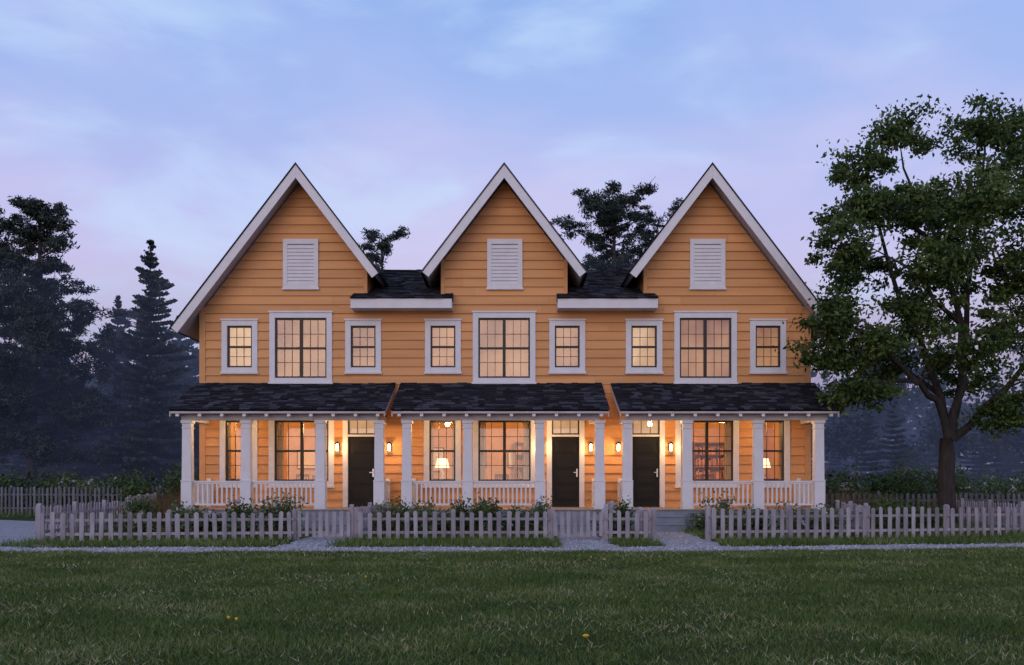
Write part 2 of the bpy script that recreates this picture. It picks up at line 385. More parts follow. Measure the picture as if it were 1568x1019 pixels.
def rail(p,q):
    p=Vector(p);q=Vector(q);L=(q-p).length
    ax='x' if abs(q.x-p.x)>abs(q.y-p.y) else 'y'
    def seg(w,z0,z1):
        if ax=='x': ra.box(p.x,q.x,p.y-w,p.y+w,z0,z1)
        else: ra.box(p.x-w,p.x+w,p.y,q.y,z0,z1)
    seg(0.045,DECK+0.73,DECK+0.775); seg(0.025,DECK+0.69,DECK+0.728); seg(0.03,DECK+0.10,DECK+0.15)
    n=int(L/0.12)
    for i in range(1,n):
        c=p+(q-p)*i/n; ra.box(c.x-0.024,c.x+0.024,c.y-0.022,c.y+0.022,DECK+0.15,DECK+0.69)
for a,b in ((0,1),(1,2),(4,5),(5,6),(9,10),(10,11)):
    rail((cols[a]+0.15,-1.9,0),(cols[b]-0.15,-1.9,0))
for x in (cols[0],cols[3],cols[4],cols[7],cols[8],cols[11]):
    rail((x,-1.75,0),(x,-0.12,0))
    co.box(x-0.06,x+0.06,-0.12,-0.055,DECK,DECK+0.85)
dk.obj('porch_deck',M_deck,house); fd.obj('foundation_skirt',M_base,house); co.obj('porch_columns',M_white,house,0.006); ra.obj('porch_railings',M_white,house)
stp=MB()
for x0,x1 in ((-5.05,-3.85),(0.98,2.2),(3.38,4.68)):
    for i,z in enumerate((0.40,0.2)):
        stp.box(x0,x1,-2.06-0.30*(i+1),-2.06-0.30*i-0.002,0.0,z-0.03); stp.box(x0-0.02,x1+0.02,-2.08-0.30*(i+1),-2.06-0.30*i-0.003,z-0.03,z)
stp.obj('porch_steps',M_base,house,0.005)
for i in range(6):
    la.box(4.85+i*0.1,4.87+i*0.1,-2.1,-2.08,0.02,0.52)
    la.box(4.8,5.4,-2.12,-2.101,0.05+i*0.085,0.07+i*0.085)
la.obj('lattice_panel',M_base,house)
# ------------------------------------------------------------------ lights / fixtures
WARM=(1.0,0.60,0.26)
def point(name,loc,e,r=0.05,c=WARM,parent=None):
    l=bpy.data.lights.new(name,'POINT'); l.energy=e; l.color=c; l.shadow_soft_size=r
    o=bpy.data.objects.new(name,l); o.location=loc; COL.objects.link(o)
    if parent: o.parent=parent
    return o
for u in (518,597,830,904,946,1026):
    x=fx(u); e=empty('wall_lantern',(x,-0.05,2.36))
    b=MB(); b.box(-0.05,0.05,-0.03,0.0,-0.10,0.12); b.box(-0.015,0.015,-0.12,-0.03,0.10,0.125); b.box(-0.07,0.07,-0.19,-0.05,0.085,0.10)
    b.add([(-0.075,-0.195,0.10),(0.075,-0.195,0.10),(0.075,-0.045,0.10),(-0.075,-0.045,0.10),(0,-0.12,0.16)],[(0,1,4),(1,2,4),(2,3,4),(3,0,4)])
    b.box(-0.06,0.06,-0.18,-0.06,-0.13,-0.115)
    for sx in (-0.058,0.048):
        for sy in (-0.178,-0.072): b.box(sx,sx+0.01,sy,sy+0.01,-0.115,0.085)
    b.obj('lantern_frame',M_black,e)
    g=MB(); g.tube([(0,-0.12,-0.112),(0,-0.12,-0.05),(0,-0.12,0.05),(0,-0.12,0.082)],[0.035,0.045,0.045,0.03],10); g.obj('lantern_globe',M_bulb,e,smooth=True)
    point('lantern_light',(0,-0.30,-0.02),13,0.06,parent=e)
for x0,x1 in por:  # ceiling lights added out of sight behind the beam to brighten the porch
    for f in (0.22,0.72):
        x=x0+(x1-x0)*f
        e=empty('added_porch_light',(x,-1.0,3.236)); b=MB(); b.tube([(0,0,0),(0,0,-0.03)],[0.11,0.09],16); b.obj('added_light_disc',M_shade,e)
        point('added_porch_glow',(0,0,-0.12),28,0.08,c=(1,.66,.34),parent=e)
M_book=paint('book_covers',(0.35,0.16,0.10),0.7,0.3,island=0.6)
for k,(x0,x1) in enumerate(units):
    for f,e in ((0.22,110),(0.66,125)):
        x=x0+(x1-x0)*f
        p=empty('ceiling_lamp',(x,2.0,3.2)); b=MB(); b.tube([(0,0,0.21),(0,0,0.12)],[0.05,0.05],10); b.obj('mount',M_black,p)
        b=MB(); b.tube([(0,0,0.12),(0,0,0.06),(0,0,0.02)],[0.16,0.15,0.10],16); b.obj('shade',M_shade2,p,smooth=True)
        point('ceiling_lamp_glow',(0,-0.05,-0.12),e,0.12,parent=p)
    tx={0:-6.0,1:0.1,2:5.6}[k]
    t=empty('dining_table',(tx,2.2,DECK+0.01)); b=MB(); b.box(-0.8,0.8,-0.45,0.45,0.72,0.76)
    for sx in (-0.72,0.66):
        for sy in (-0.4,0.34): b.box(sx,sx+0.06,sy,sy+0.06,0,0.72)
    b.obj('table_frame',M_wood,t)
    for cx,cy,r in ((-0.45,-0.75,0),(0.4,-0.75,0),(-0.4,0.75,math.pi),(0.45,0.75,math.pi)):
        c=empty('dining_chair',(tx+cx,2.2+cy,DECK+0.01)); c.rotation_euler[2]=r+random.uniform(-.2,.2); b=MB()
        b.box(-0.21,0.21,-0.21,0.21,0.43,0.46)
        for sx in (-0.21,0.17):
            b.box(sx,sx+0.04,-0.21,-0.17,0,0.98); b.box(sx,sx+0.04,0.17,0.21,0,0.43)
        for q in range(4): b.box(-0.13+q*0.075,-0.105+q*0.075,-0.20,-0.18,0.46,0.92)
        b.box(-0.17,0.17,-0.205,-0.175,0.9,0.98); b.obj('chair_frame',M_wood,c)
    lx={0:-8.1,1:-2.15,2:7.75}[k]
    sdb=empty('sideboard',(lx,1.2,DECK+0.01)); b=MB(); b.box(-0.5,0.5,-0.2,0.2,0.1,0.8); b.box(-0.54,0.54,-0.23,0.23,0.8,0.84)
    for sx in (-0.45,0.4): b.box(sx,sx+0.05,-0.18,0.18,0,0.1)
    b.obj('cabinet',M_wood,sdb)
    tl=empty('table_lamp',(lx,1.2,DECK+0.85)); b=MB(); b.tube([(0,0,0),(0,0,0.03),(0,0,0.06),(0,0,0.2),(0,0,0.36)],[0.1,0.1,0.03,0.07,0.015],12); b.obj('lamp_base',M_white,tl,smooth=True)
    b=MB(); b.tube([(0,0,0.34),(0,0,0.62)],[0.22,0.15],20); b.obj('lamp_shade',M_shade,tl,smooth=True)
    for i in range(4):
        px=x0+0.7+i*1.35; pf=empty('picture_frame',(px,4.38,2.1)); b=MB(); w=random.uniform(.25,.4); h=random.uniform(.25,.45)
        b.box(-w,w,-0.03,0.0,-h,h); b.obj('frame',M_wood,pf); b=MB(); b.box(-w+.05,w-.05,-0.036,-0.031,-h+.05,h-.05); b.obj('print',M_curt if i%2 else M_white,pf)
    bc=empty('bookcase',((x0+x1)/2+1.0,4.15,DECK+0.01)); b=MB(); b.box(-0.6,-0.56,-0.2,0.2,0,2.1); b.box(0.56,0.6,-0.2,0.2,0,2.1)
    for q in range(6): b.box(-0.56,0.56,-0.2,0.2,q*0.41,q*0.41+0.03)
    b.obj('case',M_wood,bc); b=MB()
    for q in range(5):
        xx=-0.54
        while xx<0.5:
            w=random.uniform(.025,.06); 
            if random.random()<.8: b.box(xx,xx+w-.003,-0.15,0.05,q*0.41+0.031,q*0.41+random.uniform(.22,.34))
            xx+=w
    b.obj('books',M_book,bc)
cu=MB()
for a,b in ((337,395),(412,512),(649,706),(724,821),(1034,1131),(1152,1209)):
    x0,x1=fx(a)+0.14,fx(b)-0.14
    for s,xe in ((1,x0),(-1,x1)):
        n=14; w=0.24 if b-a>80 else 0.13
        for i in range(n):
            p=xe+s*w*i/n; q=xe+s*w*(i+1)/n
            cu.quad((p,0.2+0.025*math.sin(i*1.6),1.2),(q,0.2+0.025*math.sin((i+1)*1.6),1.2),(q,0.2+0.025*math.sin((i+1)*1.6),3.3),(p,0.2+0.025*math.sin(i*1.6),3.3))
cu.obj('curtains',M_curt,house)
# ------------------------------------------------------------------ ground
def groundmat():
    m,nt,b=newmat('lawn_ground'); N=nt.nodes; L=nt.links
    tc=N.new('ShaderNodeTexCoord')
    n1=N.new('ShaderNodeTexNoise'); n1.inputs['Scale'].default_value=0.35; n1.inputs['Detail'].default_value=5; L.new(tc.outputs['Object'],n1.inputs['Vector'])
    n2=N.new('ShaderNodeTexNoise'); n2.inputs['Scale'].default_value=18; n2.inputs['Detail'].default_value=3; L.new(tc.outputs['Object'],n2.inputs['Vector'])
    r=N.new('ShaderNodeValToRGB'); el=r.color_ramp.elements; el[0].position=.3; el[1].position=.72
    el[0].color=(0.018,0.026,0.009,1); el[1].color=(0.06,0.072,0.024,1)
    mx=N.new('ShaderNodeMath'); mx.operation='MULTIPLY_ADD'; mx.inputs[1].default_value=.5
    m2=N.new('ShaderNodeMath'); m2.operation='MULTIPLY'; m2.inputs[1].default_value=.5; L.new(n2.outputs['Fac'],m2.inputs[0])
    L.new(n1.outputs['Fac'],mx.inputs[0]); L.new(m2.outputs[0],mx.inputs[2]); L.new(mx.outputs[0],r.inputs[0]); L.new(r.outputs[0],b.inputs['Base Color'])
    b.inputs['Roughness'].default_value=1; b.inputs['Specular IOR Level'].default_value=0.05
    return m
g=MB(); g.quad((-400,-60,0),(400,-60,0),(400,500,0),(-400,500,0)); g.obj('ground',groundmat())
def gravelmat():
    m,nt,b=newmat('gravel'); N=nt.nodes; L=nt.links; tc=N.new('ShaderNodeTexCoord')
    v=N.new('ShaderNodeTexVoronoi'); v.inputs['Scale'].default_value=22; L.new(tc.outputs['Object'],v.inputs['Vector'])
    n=N.new('ShaderNodeTexNoise'); n.inputs['Scale'].default_value=2; n.inputs['Detail'].default_value=5; L.new(tc.outputs['Object'],n.inputs['Vector'])
    r=N.new('ShaderNodeValToRGB'); r.color_ramp.elements[0].color=(.10,.10,.115,1); r.color_ramp.elements[1].color=(.46,.44,.47,1)
    sp=N.new('ShaderNodeSeparateColor'); L.new(v.outputs['Color'],sp.inputs[0])
    mm=N.new('ShaderNodeMath'); mm.operation='MULTIPLY_ADD'; mm.inputs[1].default_value=.5; mh=N.new('ShaderNodeMath'); mh.operation='MULTIPLY'; mh.inputs[1].default_value=.5
    L.new(n.outputs['Fac'],mh.inputs[0]); L.new(sp.outputs[0],mm.inputs[0]); L.new(mh.outputs[0],mm.inputs[2]); L.new(mm.outputs[0],r.inputs[0]); L.new(r.outputs[0],b.inputs['Base Color'])
    bp=N.new('ShaderNodeBump'); bp.inputs['Strength'].default_value=1; bp.inputs['Distance'].default_value=.03; bp.invert=True; L.new(v.outputs['Distance'],bp.inputs['Height']); L.new(bp.outputs[0],b.inputs['Normal'])
    b.inputs['Roughness'].default_value=.9; return m
M_grav=gravelmat()
def pc(x): return -9.45+(0.011*x*x if x>0 else -0.001*x*x)
def wob(x,s): return 0.12*math.sin(x*1.3+s)+0.07*math.sin(x*3.7+s*2)+0.04*math.sin(x*9.1+s)
gp=MB(); xs=np.arange(-26,26,0.25)
lo=[(x,pc(x)-0.70+wob(x,1),0.004) for x in xs]; hi=[(x,pc(x)+0.62+wob(x,4),0.004) for x in xs]
gp.add(lo+hi,[(i,i+1,len(xs)+i+1,len(xs)+i) for i in range(len(xs)-1)])
gp.obj('gravel_path',M_grav)
def ribbon(name,pts,w,z):
    m=MB(); P=[]; 
    for i in range(len(pts)-1):
        for t in np.linspace(0,1,12,endpoint=(i==len(pts)-2)):
            P.append(Vector(pts[i]).lerp(Vector(pts[i+1]),t))
    L=[];R=[]
    for i,p in enumerate(P):
        d=(P[min(i+1,len(P)-1)]-P[max(i-1,0)]).normalized(); n=Vector((-d.y,d.x)); ww=w/2+wob(i*0.5,w)*0.6
        L.append((*(p+n*ww),z)); R.append((*(p-n*ww),z))
    k=len(P); m.add(L+R,[(i,i+1,k+i+1,k+i) for i in range(k-1)]); m.obj(name,M_grav)
ribbon('garden_path',[(-10.4,-9.3),(-12.2,-5.2),(-13.9,-1),(-17,3),(-23,7)],2.6,0.008)
ribbon('garden_path',[(-4.2,-9.1),(-4.3,-6),(-4.45,-2.6)],1.15,0.008)
ribbon('garden_path',[(1.6,-9.1),(1.55,-6),(1.6,-2.6)],1.15,0.008)
ribbon('garden_path',[(3.7,-9.2),(3.75,-7),(4.0,-2.6)],1.35,0.008)
ribbon('garden_path',[(13,-7.8),(15,-5),(19,0),(26,3)],1.5,0.008)
M_stone=paint('path_stones',(.33,.32,.35),.85,.2,island=.5)
ps=MB()
for i in range(5200):
    x=random.uniform(-13.5,14.5); y=pc(x)+random.gauss(0,.42)
    if random.random()<.2: x=random.choice((-4.25,1.58,3.75))+random.gauss(0,.4); y=random.uniform(-9,-3)
    s=random.uniform(.010,.028); a=random.uniform(0,3.14); c,q=math.cos(a)*s,math.sin(a)*s
    ps.add([(x+c,y+q,.004),(x-q,y+c,.006),(x-c,y-q,.004),(x+q,y-c,.006),(x,y,.008+s*.9)],[(0,1,4),(1,2,4),(2,3,4),(3,0,4)])
ps.obj('path_pebbles',M_stone)
# ------------------------------------------------------------------ cloud meshes
def quads(name,C,U,V,mat,parent=None,tri=False):
    n=len(C)
    if tri:
        v=np.stack([C-U,C+U,C+V],1).reshape(-1,3); f=np.arange(n*3).reshape(-1,3)
    else:
        v=np.stack([C-U,C+V,C+U,C-V],1).reshape(-1,3); f=np.arange(n*4).reshape(-1,4)
    me=bpy.data.meshes.new(name); me.from_pydata(v.tolist(),[],f.tolist()); me.materials.append(mat)
    o=bpy.data.objects.new(name,me); COL.objects.link(o)
    if parent: o.parent=parent
    return o
def rdir(n):
    a=rng.normal(size=(n,3)); return a/np.linalg.norm(a,axis=1)[:,None]
def leaves(C,size,asp=0.5,droop=0.0):
    n=len(C); U=rdir(n); U[:,2]-=droop; U/=np.linalg.norm(U,axis=1)[:,None]; W=rdir(n); V=np.cross(U,W); V/=np.linalg.norm(V,axis=1)[:,None]
    s=size*rng.uniform(.6,1.3,n)[:,None]; return C,U*s,V*s*asp
M_grass=leafmat('grass_blades',[(0.030,0.058,0.012),(0.075,0.125,0.025),(0.125,0.175,0.045),(0.34,0.33,0.16)],trans=0.25,nscale=0.8,mixw=.6)
def blades(n,dx,dy,hmin,hmax,w):
    C=np.stack([dx,dy,np.zeros(n)],1); a=rng.uniform(0,math.pi,n)
    U=np.stack([np.cos(a),np.sin(a),np.zeros(n)],1)*(w*rng.uniform(.6,1.3,n))[:,None]
    h=rng.uniform(hmin,hmax,n); V=np.stack([rng.normal(0,.5,n)*h,rng.normal(0,.5,n)*h,h],1); return C,U,V
n=270000; d=rng.uniform(5.6,19.5,n); x=rng.uniform(-.62,.62,n)*d; y=d-28
def edge(x): return np.where(x>0,-9.45+.011*x*x,-9.45-.001*x*x)-0.66+0.12*np.sin(x*1.3+1)+0.07*np.sin(x*3.7+2)+.04*np.sin(x*9.1+1)
ed=edge(x)+rng.normal(0,.07,n)
clump=np.sin(x*2.1+np.sin(y*1.7)*2)*np.sin(y*2.6+np.cos(x*1.3)*2)+.5*np.sin(x*6.1+np.sin(y*5)*2)*np.sin(y*7.3+x)
k=(y<ed)&(rng.random(n)<.80+.3*clump); x=x[k];y=y[k];d=d[k];clump=clump[k]
C,U,V=blades(len(x),x,y,.022,.055,0.0035+0.00038*d); V*=(1+.28*clump)[:,None]
quads('lawn_grass',C,U,V,M_grass,tri=True)
# pale dry blades scattered in patches through the lawn
M_thatch=leafmat('dry_blades',[(0.16,0.16,0.07),(0.30,0.27,0.14),(0.48,0.42,0.26)],trans=.1,nscale=2)
n=60000; d=rng.uniform(5.6,18,n); x=rng.uniform(-.62,.62,n)*d; y=d-28
pat=np.sin(x*1.1+np.sin(y*1.3)*1.7)+np.sin(y*1.9+np.cos(x*.8)*2)+.8*np.sin(x*4.7+y*3.1)
k=(y<edge(x))&(rng.random(n)<np.clip(.10+.16*pat,.03,1)); x=x[k];y=y[k];d=d[k]
C,U,V=blades(len(x),x,y,.02,.05,0.003+0.0003*d); V[:,:2]*=2.2; C[:,2]+=.018; quads('lawn_thatch',C,U,V,M_thatch,tri=True)
n=80000; x=rng.uniform(-16,17,n); y=rng.uniform(-9.2,-2.2,n)
pcx=np.where(x>0,-9.45+.011*x*x,-9.45-.001*x*x); ed=pcx+0.6+0.12*np.sin(x*1.3+4)+0.07*np.sin(x*3.7+8)+rng.normal(0,.06,n)
k=(y>ed)&~((abs(x+4.3)<.55))&~(abs(x-1.58)<.55)&~(abs(x-3.8)<.65)&~((x<-10.6)&(abs(x+12.2-(y+5.2)*-.42)<1.3))&(rng.random(n)<np.where(abs(y-ed)<.7,1,.6))
x=x[k];y=y[k]; C,U,V=blades(len(x),x,y,.05,.19,.012); quads('verge_grass',C,U,V,M_grass,tri=True)
n=50000; d=rng.uniform(20,46,n); sd=rng.choice([-1,1],n); x=sd*rng.uniform(.36,.62,n)*d; y=d-28
k=(abs(x)>11.5)&~((x<-10.6)&(y<8)&(abs(x+13.0+(y+3)*.55)<1.6)); x=x[k];y=y[k]; C,U,V=blades(len(x),x,y,.08,.30,.02); quads('meadow_grass',C,U,V,M_grass,tri=True)
dd=empty('dandelions'); dm=MB(); 
for px,dist in ((897,7.65),(350,8.7),(362,8.6),(925,15.3),(905,15.8),(560,12.5)):
    X=(px-784)*dist/1450; Y=dist-28; r=0.016 if dist>8 else 0.03
    dm.tube([(X,Y,.055),(X,Y,.068),(X,Y,.08)],[r*.6,r,r*.5],9)
dm.obj('flower_heads',paint('dandelion_yellow',(.6,.38,.02),.7),dd)
# ------------------------------------------------------------------ fences
def fence(p,q,h=0.66,name='picket_fence',mat=None,sp=0.2,pw=0.095,z=0.0,clear=0.04,post=True):
    e=empty(name); p=Vector((p[0],p[1],z)); q=Vector((q[0],q[1],z)); L=(q-p).length; d=(q-p)/L; nrm=Vector((-d.y,d.x,0))
    if nrm.y>0: nrm=-nrm
    m=MB()
    def ob(c,hw,t0,t1,z0,z1,point=False,tilt=0):
        a=c-d*hw; b=c+d*hw; o=d*tilt
        vs=[a+nrm*t0,b+nrm*t0,b+nrm*t1,a+nrm*t1]; bot=[(v.x,v.y,z0) for v in vs]; top=[(v.x+o.x,v.y+o.y,z1) for v in vs]
        if point:
            cc=c+o; A=cc+nrm*t0; B=cc+nrm*t1
            m.add(bot+top+[(A.x,A.y,z1+point),(B.x,B.y,z1+point)],[(0,3,2,1),(0,1,5,8,4),(3,7,9,6,2),(1,2,6,5),(3,0,4,7),(4,8,9,7),(8,5,6,9)])
        else: m.add(bot+top,[(0,3,2,1),(4,5,6,7),(0,1,5,4),(1,2,6,5),(2,3,7,6),(3,0,4,7)])
    n=max(2,int(L/sp))
    for i in range(n):
        c=p+d*((i+.5)*L/n+random.uniform(-.010,.010)); hh=h+random.uniform(-.022,.022)
        ob(c,pw/2+random.uniform(-.006,.006),0.022,0.042,clear+random.uniform(-.01,.015),hh-.03,.028,random.uniform(-.018,.018))
    for zz in (h*.28,h*.74): ob(p+d*L/2,L/2,-.018,.02,zz-.03,zz+.03)
    if post:
        k=max(1,round(L/2.3))
        for i in range(k+1): ob(p+d*(L*i/k),.05,-.11,-.02,0,h+.03,.03)
    m.obj('pickets',mat or M_fence,e); return e
fence((-10.25,-7.5),(-4.9,-6.7)); fence((-4.85,-6.66),(-3.62,-6.6),h=.67,name='garden_gate',sp=.14,pw=.085,clear=.09)
fence((-3.52,-6.6),(0.86,-6.55)); fence((0.92,-6.55),(2.08,-6.55),h=.67,name='garden_gate',sp=.14,pw=.085,clear=.09)
fence((2.12,-6.55),(3.12,-6.6)); fence((4.40,-6.85),(8.2,-6.2),h=.74); fence((8.2,-6.2),(12.3,-5.3),h=.74)
fence((3.14,-6.6),(2.98,-5.5),h=.67,name='garden_gate',sp=.14,pw=.085,clear=.09)
fence((-3.56,-6.55),(-3.38,-2.3),h=.76); fence((2.2,-6.5),(2.78,-2.3),h=.76)
fence((-10.3,-7.5),(-10.9,-1.2),h=.8); fence((8.25,-6.1),(8.9,-2.3),h=.78); fence((12.3,-5.3),(13.6,2.0),h=.8)
fence((-26,10.5),(-13.2,7.5),h=1.15,mat=M_fence2,sp=.19); fence((10.5,4.5),(30,6.0),h=.95,mat=M_fence2,sp=.19)
fence((-10.9,-1.2),(-13.2,7.5),h=.9)
# ------------------------------------------------------------------ shrubs
M_shr=leafmat('shrub_leaves',[(0.022,0.045,0.014),(0.05,0.09,0.022),(0.11,0.16,0.05)],nscale=3)
M_shr2=leafmat('shrub_leaves_light',[(0.045,0.07,0.03),(0.10,0.14,0.06),(0.18,0.23,0.12)],nscale=3)
M_flo=paint('flower_petals',(.52,.48,.54),.8,.15,island=.25)
M_dry=leafmat('dry_grass',[(0.08,0.06,0.03),(0.17,0.12,0.055),(0.28,0.20,0.11)])
def bush(x,y,r,h,mat,n=420,ls=.045,name='shrub',flowers=0):
    e=empty(name,(x,y,0)); m=MB(); tips=[]
    for i in range(9):
        a=random.uniform(0,6.28); q=random.uniform(.2,1)*r; t=(math.cos(a)*q,math.sin(a)*q,h*random.uniform(.55,1)); tips.append(t)
        m.tube([(0,0,0),(t[0]*.4,t[1]*.4,t[2]*.5),t],[.014,.01,.004],5)
    m.obj('stems',M_bark,e)
    k=rng.integers(0,9,n); T=np.array(tips)[k]; f=rng.uniform(.35,1,n)[:,None]; C=T*f+rng.normal(0,1,(n,3))*np.array([r*.26,r*.26,h*.12]); C[:,2]=np.clip(C[:,2],.03,h*1.15)
    quads('leaves',*leaves(C,ls,.55),mat,e)
    if flowers:
        kk=rng.integers(0,9,flowers); Cf=np.array(tips)[kk]+rng.normal(0,.07,(flowers,3)); Cf=np.repeat(Cf,16,0)+rng.normal(0,.022,(flowers*16,3)); quads('flowers',*leaves(Cf,.024,.8),M_flo,e)
for rngx,y in (((-9.7,-5.2),-4.4),((-3.1,0.8),-4.4),((5.0,8.0),-4.3),((2.45,3.0),-4.6)):
    x=rngx[0]
    while x<rngx[1]:
        big=random.random()<.35
        bush(x,y+random.uniform(-1.2,1.0),random.uniform(.28,.45),random.uniform(.74,.94) if big else random.uniform(.5,.72),random.choice((M_shr,M_shr2,M_shr2)),n=800,flowers=random.choice((0,4,7)),name='flowering_shrub')
        x+=random.uniform(.24,.42)
for x,y,r,h in ((9.6,-3.4,.6,.95),(10.6,-2.8,.6,.8),(-10.0,-3,.5,.9),(11.6,-2,.7,.7),(10.0,-1.6,.7,.8),(11.0,-1.,.6,.95)): bush(x,y,r,h,M_shr,n=900)
for x,y,r,h,mt in ((-13.5,6.3,.9,1.3,M_shr),(-14.8,8.8,1.1,1.7,M_shr),(-12.3,8.6,1.1,1.9,M_shr),(-16.5,9.5,1.2,1.5,M_shr2),(-19.,11.5,1.3,1.8,M_shr),
                 (-22,12,1.3,1.8,M_shr),(12.0,6.6,1.0,1.7,M_shr2),(14.0,7.2,1.0,1.6,M_shr),(16.4,6.8,1.1,1.8,M_shr2),(18.4,7.6,1.1,1.6,M_shr2),(20.5,8.2,1.2,1.7,M_shr),
                 (15.2,8.8,1.2,1.9,M_shr2),(22.,7.4,1.1,1.6,M_shr2),(13.2,9.5,1.2,1.7,M_shr),(17.3,10,1.2,1.9,M_shr)):
    bush(x,y,r,h,mt,n=2200,ls=.075,flowers=34 if mt is M_shr2 else 0,name='garden_shrub')
def tuft(x,y,h,n=260,r=.35):
    a=rng.uniform(0,6.28,n); q=rng.uniform(0,r,n); C=np.stack([x+np.cos(a)*q,y+np.sin(a)*q,np.zeros(n)],1)
    U=np.stack([np.cos(a+1.57),np.sin(a+1.57),np.zeros(n)],1)*.009; hh=h*rng.uniform(.5,1,n); V=np.stack([np.cos(a)*hh*.35*rng.random(n),np.sin(a)*hh*.35*rng.random(n),hh],1)
    quads('ornamental_grass',C,U,V,M_dry,tri=True)
for x,y,h in ((-10.0,0.2,1.35),(-10.7,.8,1.2),(-9.9,1.6,1.3),(-11.5,1.5,1.0),(10.0,.6,1.3),(10.9,1.3,1.2),(11.8,2,1.1),(9.7,2.,1.4),(13.6,2.6,1.0),(14.6,3.2,1.0),(15.8,3.,.9)): tuft(x,y,h)
def thicket(name,xr,yr,n,hr,mat,per=150,ls=.13):
    Cs=[]
    for i in range(n):
        x=random.uniform(*xr); y=random.uniform(*yr); h=random.uniform(*hr); r=h*random.uniform(.5,.9)
        u=rdir(per)*rng.uniform(.55,1,per)[:,None]; c=np.stack([x+u[:,0]*r,y+u[:,1]*r,np.abs(u[:,2])*h],1); Cs.append(c)
    quads(name,*leaves(np.concatenate(Cs),ls,.6),mat)
M_th=leafmat('thicket_leaves',[(0.022,0.03,0.02),(0.045,0.058,0.038),(0.09,0.10,0.065)],trans=0)
M_th2=leafmat('thicket_leaves_pale',[(0.05,0.065,0.05),(0.10,0.125,0.095),(0.18,0.20,0.17)],trans=0)
thicket('shrub_thicket',(-32,-11),(12,22),150,(.7,2.0),M_th); thicket('shrub_thicket',(-24,-12),(11,16),22,(.9,1.6),M_th2)
thicket('shrub_thicket',(10,38),(9,24),180,(.6,1.9),M_th); thicket('shrub_thicket',(11,34),(8,20),60,(.6,1.6),M_th2)
# ------------------------------------------------------------------ conifers
M_con=leafmat('conifer_needles',[(0.014,0.024,0.022),(0.030,0.044,0.038),(0.06,0.078,0.06)],trans=0,nscale=.8)
M_far=leafmat('forest_needles',[(0.010,0.015,0.016),(0.022,0.030,0.030),(0.04,0.05,0.045)],trans=0,nscale=.3)
def spruce_cloud(H,R,per=10,step=.3,start=.08,wild=0.0):
    Cs=[];Us=[];Vs=[]; br=[]
    z=H*start
    while z<H:
        t=z/H; rr=R*(1-t)**.8*(1 if t>.12 else .8)*random.uniform(1-wild,1+wild*.6)
        nb=8 if t<.9 else 5
        for b in range(nb):
            a=random.uniform(0,6.28); L=rr*random.uniform(.5,1.15)+.08
            if random.random()<.12+wild*.4: continue
            dr=np.array([math.cos(a),math.sin(a),-.30+.45*t]); m=max(4,int(per*(L/R)+3))
            s=np.linspace(.12,1,m); c=np.array([0,0,z])+dr*(s*L)[:,None]; c[:,2]+=.18*L*s**2
            br.append(((0,0,z),tuple(c[-1])))
            side=np.array([-math.sin(a),math.cos(a),0])
            for sg in (-1,1):
                wd=(.42*(1-s*.65)*L*.55+.10)
                u=dr*0.5+side*sg*.9; u=u/np.linalg.norm(u); 
                Cs.append(c+u*(wd*.5)[:,None]+rng.normal(0,.04,(m,3))); Us.append(np.outer(wd*.62,u)); Vs.append(np.outer(wd*.20+.03,np.array([0,0,-1])+dr*.5*random.uniform(-1,1)))
            Cs.append(c-np.array([0,0,.09])); Us.append(np.outer(np.full(m,L/m*.9+.06),dr)); Vs.append(np.tile(np.array([0,0,-.13]),(m,1)))
        z+=step*random.uniform(.8,1.2)
    return np.concatenate(Cs),np.concatenate(Us),np.concatenate(Vs),br
def spruce(x,y,H,R,name='spruce_tree',mat=None,step=.3,wild=.25):
    e=empty(name,(x,y,0)); C,U,V,br=spruce_cloud(H,R,step=step,wild=wild); m=MB(); m.tube([(0,0,0),(0,0,H*.5),(0,0,H)],[H*.014,H*.009,.01],8)
    for a,b in br[::2]: m.tube([a,b],[.03,.008],4)
    m.obj('trunk',M_bark2,e); quads('needles',C,U,V,mat or M_con,e)
def pine(x,y,H,R,start=.3,mat=None,name='pine_tree',nb=46,lean=0.3,dens=1.0,crown=1.0):
    e=empty(name,(x,y,0)); m=MB(); m.tube([(0,0,0),(lean*.3,0,H*.4),(lean,0,H*.75),(lean*.8,0,H*.98)],[H*.017,H*.013,H*.008,.02],8); Cs=[]
    for i in range(nb):
        t=start+(1-start)*(i+random.random())/nb; a=random.uniform(0,6.28); prof=math.sin(min(1,(1.08-t)/(1-start)*1.35)*math.pi/2)**crown
        L=R*prof*random.uniform(.45,1.08)+.25; z=H*t*.97; up=random.uniform(-.05,.35)+.4*(t>.85)
        b=np.array([lean*min(1,t/.75),0,z]); end=b+np.array([math.cos(a)*L,math.sin(a)*L,up*L]); mid=(b+end)/2-np.array([0,0,.06*L])
        m.tube([tuple(b),tuple(mid),tuple(end)],[.05+.03*(1-t),.03,.01],5)
        k=max(4,int(L*4.0))
        for j in range(k):
            s=random.uniform(.25,1.03); c=b+(end-b)*s+rng.normal(0,.16,3)*L*.55; 
            nn=int(75*dens); rr=random.uniform(.24,.46); Cs.append(c+rdir(nn)*rng.uniform(.2,1,nn)[:,None]*np.array([rr*1.35,rr*1.35,rr*.6]))
    m.obj('trunk',M_bark2,e); C=np.concatenate(Cs); quads('needles',*leaves(C,.13,.26),mat or M_con,e)
pine(-24.4,20,15.6,3.7,.16,nb=96,lean=.5); pine(-28.0,23,16.6,3.9,.14,nb=80,lean=-.4); pine(-22.4,25,9.5,2.4,.15,nb=44,lean=.2)
spruce(-19.1,22,14.1,3.1,wild=.35); pine(-23.6,31,12.6,2.4,.2,nb=40); spruce(-27.5,28,13,2.8)
